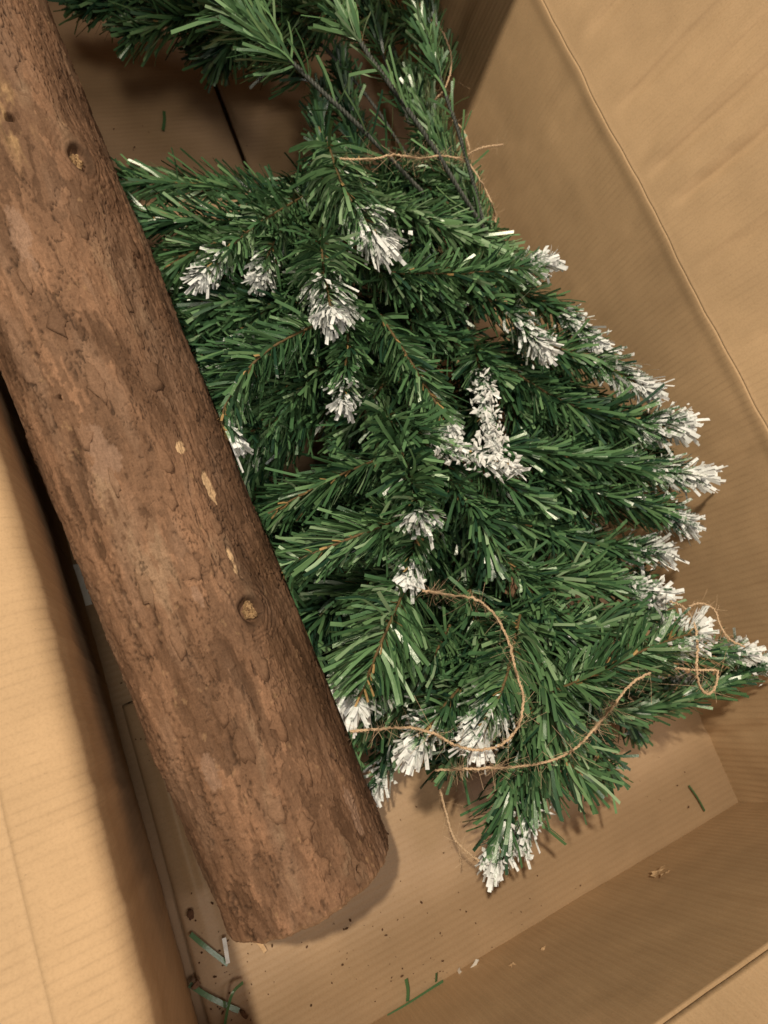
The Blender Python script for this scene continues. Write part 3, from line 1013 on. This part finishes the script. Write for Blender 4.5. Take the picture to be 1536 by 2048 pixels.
S([(800, 1420, .08), (780, 1500, .06), (745, 1590, .045)], snow=.45, nl=.021, dens=1900, tint=.3, dust=.3, ang=(50, 36))
S([(760, 1380, .10), (715, 1440, .09), (690, 1500, .07)], nl=.022, dens=1700, tint=.35, dust=.2)
S([(900, 1250, .17), (860, 1320, .18), (790, 1400, .16)], nl=.024, dens=1900, tint=.44)
S([(940, 1180, .16), (960, 1270, .18), (930, 1350, .18)], nl=.024, dens=2000, tint=.46)
S([(990, 1100, .15), (1080, 1200, .165), (1160, 1290, .16)], nl=.025, dens=2000, tint=.46, messy=.3)
S([(1000, 1230, .15), (1120, 1260, .165), (1250, 1250, .16)], nl=.025, dens=2000, tint=.5, messy=.25)
S([(1080, 1290, .17), (1090, 1390, .17), (1130, 1470, .15)], nl=.027, dens=1800, tint=.55)
S([(900, 960, .17), (960, 1040, .18), (980, 1120, .17)], nl=.021, dens=2000, tint=.33, messy=.4)
S([(1020, 800, .13), (1150, 850, .15), (1250, 880, .15)], nl=.024, dens=1900, tint=.5, ang=(40, 28))
S([(820, 640, .14), (930, 700, .15), (1000, 760, .15)], nl=.023, dens=1900, tint=.42)

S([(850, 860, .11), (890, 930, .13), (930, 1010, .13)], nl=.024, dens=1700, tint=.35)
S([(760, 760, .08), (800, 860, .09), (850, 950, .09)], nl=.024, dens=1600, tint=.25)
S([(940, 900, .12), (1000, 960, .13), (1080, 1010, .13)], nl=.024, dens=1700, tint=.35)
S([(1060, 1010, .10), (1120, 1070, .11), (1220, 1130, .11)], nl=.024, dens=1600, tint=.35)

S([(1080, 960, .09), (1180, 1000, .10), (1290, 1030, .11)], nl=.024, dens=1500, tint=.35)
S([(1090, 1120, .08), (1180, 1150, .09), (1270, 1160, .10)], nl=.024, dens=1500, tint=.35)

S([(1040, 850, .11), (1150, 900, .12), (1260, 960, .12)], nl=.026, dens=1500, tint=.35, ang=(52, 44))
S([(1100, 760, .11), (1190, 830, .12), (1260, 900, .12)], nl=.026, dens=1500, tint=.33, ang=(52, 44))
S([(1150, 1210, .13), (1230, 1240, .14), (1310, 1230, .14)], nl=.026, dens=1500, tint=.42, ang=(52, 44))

# --- top of the picture: longer branches with bare wire near the pole
S([(975, 470, .15), (850, 270, .20), (722, 85, .21), (610, -90, .21)], nl=.032, dens=1500, start=.66, wire=.0021, tint=.62, ang=(46, 34), snow=0, tan=.8)
S([(845, 385, .16), (720, 255, .19), (590, 130, .20), (470, 20, .20), (400, -60, .19)], nl=.034, dens=1500, start=.50, wire=.0020, tint=.6, ang=(60, 40), dust=.15, tan=.8)
S([(965, 440, .14), (925, 290, .17), (868, 120, .18), (810, -60, .18)], nl=.022, dens=1500, start=.58, wire=.0019, tint=.5, ang=(50, 36), tan=.4)
S([(860, 380, .10), (740, 200, .11), (630, 70, .11), (560, -40, .11)], nl=.026, dens=1400, start=.62, wire=.0016, tint=.35)
S([(820, 250, .12), (770, 120, .13), (730, 0, .13), (700, -80, .13)], nl=.024, dens=1500, start=.35, wire=.0016, tint=.4)
S([(980, 500, .12), (890, 310, .13), (800, 140, .12)], nl=.025, dens=1900, tint=.62, ang=(50, 36))
S([(940, 420, .10), (870, 270, .11), (830, 160, .10)], nl=.025, dens=1800, tint=.55)
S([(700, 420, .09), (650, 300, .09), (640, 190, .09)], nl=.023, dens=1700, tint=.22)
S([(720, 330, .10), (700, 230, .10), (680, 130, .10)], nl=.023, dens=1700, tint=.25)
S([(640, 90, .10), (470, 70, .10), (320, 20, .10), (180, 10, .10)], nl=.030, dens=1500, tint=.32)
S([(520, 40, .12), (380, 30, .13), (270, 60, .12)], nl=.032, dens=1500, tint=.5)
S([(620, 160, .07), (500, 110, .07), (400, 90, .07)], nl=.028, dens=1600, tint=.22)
S([(700, 30, .14), (560, 20, .15), (420, -20, .15)], nl=.032, dens=1500, tint=.45)
S([(860, 60, .12), (770, 30, .13), (690, -40, .13)], nl=.028, dens=1500, tint=.42)
S([(420, -30, .10), (300, -10, .11), (160, -10, .10)], nl=.030, dens=1500, tint=.38)
S([(900, 150, .09), (860, 40, .10), (820, -60, .10)], nl=.022, dens=1600, tint=.4)
S([(560, -40, .12), (480, 60, .12), (440, 110, .10)], nl=.030, dens=1500, tint=.3)

# --- branches deeper in the heap
inner = [(600, 340), (640, 300), (740, 230), (830, 220), (940, 470), (1020, 570), (1110, 730), (1200, 840), (1190, 930), (1090, 960), (1050, 1040), (1080, 1180), (1200, 1230),
         (1230, 1330), (1150, 1400), (1020, 1440), (900, 1400), (760, 1370), (690, 1300), (630, 1180), (560, 980), (470, 760), (400, 580), (390, 470)]


def inpoly(x, y, poly):
    c = False
    for i in range(len(poly)):
        (x1, y1), (x2, y2) = poly[i], poly[i - 1]
        if (y1 > y) != (y2 > y) and x < (x2 - x1) * (y - y1) / (y2 - y1) + x1:
            c = not c
    return c


cnt = 0
while cnt < 165:
    x, y = random.uniform(330, 1300), random.uniform(220, 1450)
    if not inpoly(x, y, inner):
        continue
    if math.hypot(x - 745, y - 805) < 40 or math.hypot(x - 1180, y - 1040) < 80:
        continue
    pxm = np.interp(y, [300, 750, 1300], [860, 960, 1050])
    ang_ = math.atan2(0.9, (x - pxm) / 260.0) + random.uniform(-0.35, 0.35)
    ln = random.uniform(110, 170)
    z = random.uniform(0.03, 0.125)
    S([(x, y, z), (x + math.cos(ang_) * ln * .5, y + math.sin(ang_) * ln * .5, z + .012), (x + math.cos(ang_) * ln, y + math.sin(ang_) * ln, z)],
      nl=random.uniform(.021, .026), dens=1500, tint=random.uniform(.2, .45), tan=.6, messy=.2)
    cnt += 1

# ------------------------------------------------------------------ twine
bvh = BVHTree.FromPolygons(np.concatenate(NV_ALL).tolist(), np.concatenate(NF_ALL).tolist())


def surf(px, py, lift, zmin=0.010):
    d = Vector(ray(px, py))
    dn = d.normalized()
    hit = bvh.ray_cast(Vector((0, 0, H)), dn)
    pf = at(px, py, zmin)
    df = (Vector(pf) - Vector((0, 0, H))).length
    t = min(hit[3], df) if hit[0] is not None else df
    return t, dn


def twine(pts, label, zs=None, rad=0.00054, fuzz=1300, lift=0.0015, group="loose jute twine"):
    n = max(40, int(len(pts) * 26))
    px = catmull(np.array([(p[0], p[1], 0) for p in pts], float), n)
    if zs is not None:
        C_ = catmull(np.array([at(p[0], p[1], z) for p, z in zip(pts, zs)]), n)
    else:
        ts, ds = [], []
        for p in px:
            t, dn = surf(p[0], p[1], lift)
            ts.append(t)
            ds.append(dn)
        ts = np.array(ts)
        # a taut thread rests on the high spots: running minimum, then smooth
        W = 9
        pad = np.pad(ts, W, mode='edge')
        mn = np.array([pad[i:i + 2 * W + 1].min() for i in range(len(ts))])
        ker = np.hanning(2 * W + 1)
        ker /= ker.sum()
        sm = np.convolve(np.pad(mn, W, mode='edge'), ker, 'valid')
        C_ = np.array([np.array([0, 0, H]) + np.array(d) * (t - lift) for t, d in zip(sm, ds)])
    # small kinks
    C_ = C_ + 0.0008 * np.stack([noise3(np.arange(n) * 0.22, k * 7.1, pts[0][0]) for k in range(3)], -1)
    seg = np.linalg.norm(np.diff(C_, axis=0), axis=1)
    length = seg.sum()
    m = int(length / 0.0008)
    cum = np.concatenate([[0], np.cumsum(seg)])
    tq = np.linspace(0, cum[-1], m)
    D = np.stack([np.interp(tq, cum, C_[:, k]) for k in range(3)], -1)
    T, N, B = frames(D)
    VV, FF, off = [], [], 0
    ph = tq / 0.0052 * 2 * math.pi
    for k in range(2):
        a = ph + k * math.pi
        rr = rad * 0.85
        Q = D + rr * (np.cos(a)[:, None] * N + np.sin(a)[:, None] * B)
        v, f = tube(Q, rad * (1 + 0.22 * noise3(tq * 400, k, pts[0][1])), 6)
        VV.append(v)
        FF.append(f + off)
        off += len(v)
    me = mesh_np("twine", np.concatenate(VV), np.concatenate(FF), True)
    root = link("twine", me, M_twine)
    tag(root, label, "twine", group)
    nf = int(length * fuzz)
    k = rng.integers(1, m - 2, nf)
    az = rng.uniform(0, 2 * math.pi, nf)
    radial = np.cos(az)[:, None] * N[k] + np.sin(az)[:, None] * B[k]
    d = radial * 0.7 + T[k] * rng.uniform(-1, 1, (nf, 1)) + rng.normal(0, .25, (nf, 3))
    d /= np.linalg.norm(d, axis=1)[:, None]
    wd = np.cross(d, radial + rng.normal(0, .3, (nf, 3)))
    wd /= np.linalg.norm(wd, axis=1)[:, None] + 1e-9
    Lf = rng.gamma(1.6, 0.0032, nf).clip(0.001, 0.0085)
    vb, fb = strips(D[k], d, T[k], Lf, np.full(nf, 0.00016), wd, rng.normal(0, 1.0, (nf, 3)), 6)
    me = mesh_np("fibres", vb.reshape(-1, 3), fb, True)
    fo = link("fibres", me, M_twine, root, kind="stuff")
    fo.matrix_parent_inverse = Matrix.Identity(4)
    return root


twine([(680, 318), (740, 318), (790, 310), (840, 317), (880, 312), (930, 322), (960, 360), (985, 410), (992, 445)],
      "tan jute twine strung across the bare wire stems near the top", lift=.004)
twine([(862, 40), (888, 70), (903, 120), (893, 170), (868, 200), (840, 215)], "tan jute twine arching behind the wires against the right cardboard wall", zs=[.14, .14, .13, .13, .12, .11], fuzz=400)
twine([(905, 240), (928, 262), (940, 300)], "tiny brown twine bit behind the rightmost bare wire", zs=[.13, .13, .13], fuzz=400)
twine([(934, 310), (962, 296), (1006, 290)], "short frayed twine end pointing right at the cardboard wall near the top", zs=[.15, .16, .16], fuzz=1500, rad=.0006)
twine([(845, 1181), (900, 1190), (950, 1198), (990, 1230), (1018, 1285), (1032, 1345), (1047, 1395), (1035, 1455), (1000, 1490), (950, 1500), (905, 1487), (870, 1468), (820, 1455), (760, 1458), (700, 1462)],
      "long tan jute twine curling round the middle of the tree beside the log")
twine([(870, 1540), (930, 1538), (1000, 1535), (1060, 1530), (1110, 1518), (1150, 1497), (1190, 1455), (1235, 1400), (1262, 1368), (1300, 1345)],
      "tan twine running level over the lowest branch then slanting up right", lift=.002)
twine([(872, 1542), (880, 1580), (893, 1630), (905, 1670), (925, 1695), (958, 1722)], "frayed tan twine hanging down to the lowest snowy tip over bare cardboard",
      zs=[.11, .095, .085, .08, .085, .095], fuzz=1400)
twine([(905, 1668), (918, 1700), (921, 1735)], "thin split strand dangling from the hanging frayed twine", zs=[.08, .065, .05], rad=.0003, fuzz=700)
twine([(1340, 1202), (1368, 1215), (1388, 1245), (1395, 1290), (1393, 1340), (1400, 1375), (1418, 1388), (1432, 1370), (1436, 1340)],
      "tan twine looping down over the snowy tips at the far right corner", zs=[.185, .195, .205, .215, .215, .20, .19, .19, .19], fuzz=1100)
twine([(1350, 1336), (1390, 1340), (1432, 1340)], "short level twine end crossing the loop at the right corner", zs=[.195, .20, .20], fuzz=800)
twine([(1378, 1212), (1405, 1207), (1430, 1222), (1442, 1255), (1462, 1280), (1490, 1294)], "thin fuzzy brown twine bending along the right wall behind the loop",
      zs=[.165, .17, .17, .17, .17, .17], fuzz=1500, rad=.0005)

# ------------------------------------------------------------------ loose bits
def loose_strip(name, pts, z, w, mat, label, cat, group=None, frost=0.0, tint=0.55, curl=0.0):
    P = catmull([at(px, py, z + dz) for (px, py, dz) in pts], 14)
    T, N, B = frames(P)
    w_ = np.full(len(P), w)
    up = np.array([0.25, 0.1, 1.0])
    wd = np.cross(T, up)
    wd /= np.linalg.norm(wd, axis=1)[:, None]
    th = np.array([0, 0, 0.00035])
    top = np.stack([P - wd * w_[:, None] / 2, P + wd * w_[:, None] / 2], 1)
    rows = np.stack([top[:, 0] - th, top[:, 0], top[:, 1], top[:, 1] - th], 1)
    F = grid_faces(len(P), 4, True)
    n = rows.shape[0] * 4
    me = mesh_np(name, rows.reshape(-1, 3), F, False, attrs={"tint": ('F', np.full(n, tint)), "frost": ('F', np.full(n, frost))})
    o = link(name, me, mat)
    # origin on the strip
    c = Vector(P.mean(0))
    me.transform(Matrix.Translation(-c))
    o.location = c
    return tag(o, label, cat, group)


ZF = 0.0095
GL = "loose foil needles on the box bottom"
loose_strip("loose_needle", [(381, 1868, 0), (410, 1893, .002), (456, 1929, 0)], ZF, .0034, M_needle, "flat green loose needle beside the log end, meeting a white strip", "needle", GL)
loose_strip("loose_strip", [(448, 1876, 0), (452, 1900, .001), (456, 1927, 0)], ZF + .002, .0032, M_needle, "short white-frosted loose strip standing next to the green needle by the log end", "needle", GL, frost=1.0)
loose_strip("loose_needle", [(379, 1969, 0), (420, 1995, .002), (478, 2022, 0)], ZF, .0036, M_needle, "long green loose needle at the bottom edge beside the left wall", "needle", GL)
loose_strip("loose_needle", [(486, 1965, .004), (466, 1985, .012), (455, 2020, .006), (448, 2060, 0)], ZF, .0022, M_needle, "thin curved green loose needle standing up at the bottom edge", "needle", GL, tint=.5)
loose_strip("loose_needle", [(776, 2034, 0), (820, 2008, .002), (887, 1964, 0)], ZF, .0036, M_needle, "green loose needle lying in the seam of the near wall", "needle", GL, tint=.4)
loose_strip("loose_needle", [(812, 1958, .004), (816, 1980, .002), (815, 2003, 0)], ZF, .003, M_needle, "short upright green needle leaning by the near wall seam", "needle", GL, tint=.5)
loose_strip("loose_needle", [(873, 1946, .004), (872, 1964, 0)], ZF + .004, .002, M_needle, "tiny green needle at the upper end of the seam needle", "needle", GL, tint=.35)
loose_strip("loose_needle", [(1378, 1571, 0), (1395, 1595, .001), (1410, 1622, 0)], ZF, .0022, M_needle, "single dark green needle on the floor near the right corner", "needle", GL, tint=.35)
loose_strip("loose_needle", [(328, 222, 0), (329, 240, .001), (326, 260, 0)], .004, .0034, M_needle, "single dark green needle on the bare cardboard bottom at the upper left", "needle", GL, tint=.4)
loose_strip("white_curl", [(917, 1938, .006), (921, 1946, .001), (932, 1947, .001), (945, 1936, .004), (955, 1919, .008)], ZF, .0030, M_white, "curled white plastic sliver lying at the near wall seam", "plastic sliver")
loose_strip("wood_splinter", [(516, 1883, 0), (524, 1892, .001), (531, 1904, 0)], ZF, .0032, M_tear, "pale wood splinter just below the sawn end of the log", "splinter")
loose_strip("tape_fragment", [(152, 1128, 0), (165, 1165, .0015), (178, 1210, 0)], .005, .0055, M_white, "crinkled whitish tape fragment between left wall and log", "tape", frost=0)


def chip(px, py, la, lw, rot, z, label, mat, name="bark_chip", cat="bark chip", t=None):
    if t is None:
        c = at(px, py, z)
    else:
        tt, dn = surf(px, py, 0)
        c = np.array([0, 0, H]) + np.array(dn) * (tt - 0.006)
    n = 16
    vs = []
    for lv, f in ((1, 0.02), (1, 0.6), (1, 1.0), (0, 0.96), (0, 0.02)):
        for j in range(n):
            a = 2 * math.pi * j / n
            w = f * (1 + 0.5 * noise3(math.cos(a) * 2 + px, math.sin(a) * 2, py).item())
            x, y = la * w * math.cos(a), lw * w * math.sin(a)
            zz = (0.0016 + 0.0012 * noise3(x * 300, y * 300, px).item()) if lv else 0
            vs.append((x * math.cos(rot) - y * math.sin(rot), x * math.sin(rot) + y * math.cos(rot), zz))
    me = mesh_np(name, vs, grid_faces(5, n, True)[:, ::-1], True)
    o = link(name, me, mat)
    o.location = c
    return tag(o, label, cat)


chip(1026, 1166, .0115, .0055, math.radians(35), 0, "flat reddish brown bark chip lodged on the green needles", M_chip, t=1)
chip(381, 1829, .0038, .0026, 1.3, ZF - .001, "dark round dirt crumb on the floor flap left of the log end", M_dirt, "dirt_crumb", "dirt crumb")
chip(487, 2027, .0042, .0017, 1.9, ZF - .001, "dark bark crumb at the bottom edge beside the long needle", M_dirt, "dirt_crumb", "dirt crumb")
chip(392, 1970, .0034, .0022, 0.4, ZF + .002, "brown bark crumb on top of the long bottom needle", M_chip, "bark_crumb", "bark crumb")

# fine dirt scattered over the bottom (uncountable specks)
specks, sfc, k0 = [], [], 0
zones = [(420, 1840, 60, 90, 40), (450, 1990, 60, 50, 50), (760, 1920, 160, 90, 90), (900, 1980, 120, 50, 50), (1000, 1800, 150, 90, 35), (1250, 1600, 130, 70, 26),
         (230, 1560, 40, 120, 25), (300, 1480, 40, 90, 25), (880, 1650, 90, 60, 14), (330, 240, 90, 90, 18), (560, 250, 60, 60, 8), (180, 1150, 12, 120, 20), (1140, 1830, 60, 40, 25)]
for (zx, zy, sx_, sy_, cn) in zones:
    for _ in range(int(cn * 0.6)):
        px, py = random.gauss(zx, sx_ * .7), random.gauss(zy, sy_ * .7)
        c = at(px, py, ZF - .002)
        if c[0] > X1 - .004 or c[1] < Y0 + .005 or c[0] < X0 + .012:
            continue
        if c[1] > 0.028:
            c = at(px, py, .0015)
        r = 0.0003 + 0.0007 * random.random() ** 3
        a0 = random.random() * 6.28
        st = random.uniform(1, 2.2)
        for i in range(5):
            a = i * 2 * math.pi / 5
            x, y = r * st * math.cos(a), r * math.sin(a)
            specks.append((c[0] + x * math.cos(a0) - y * math.sin(a0), c[1] + x * math.sin(a0) + y * math.cos(a0), c[2] - .0005))
        specks.append((c[0], c[1], c[2] + r * 0.8))
        for i in range(5):
            sfc.append((k0 + i, k0 + (i + 1) % 5, k0 + 5))
        k0 += 6
o = link("dirt_specks", mesh_np("dirt_specks", specks, sfc, False), M_dirt, kind="stuff")
tag(o, "fine dark bark dirt scattered over the cardboard bottom", "dirt")
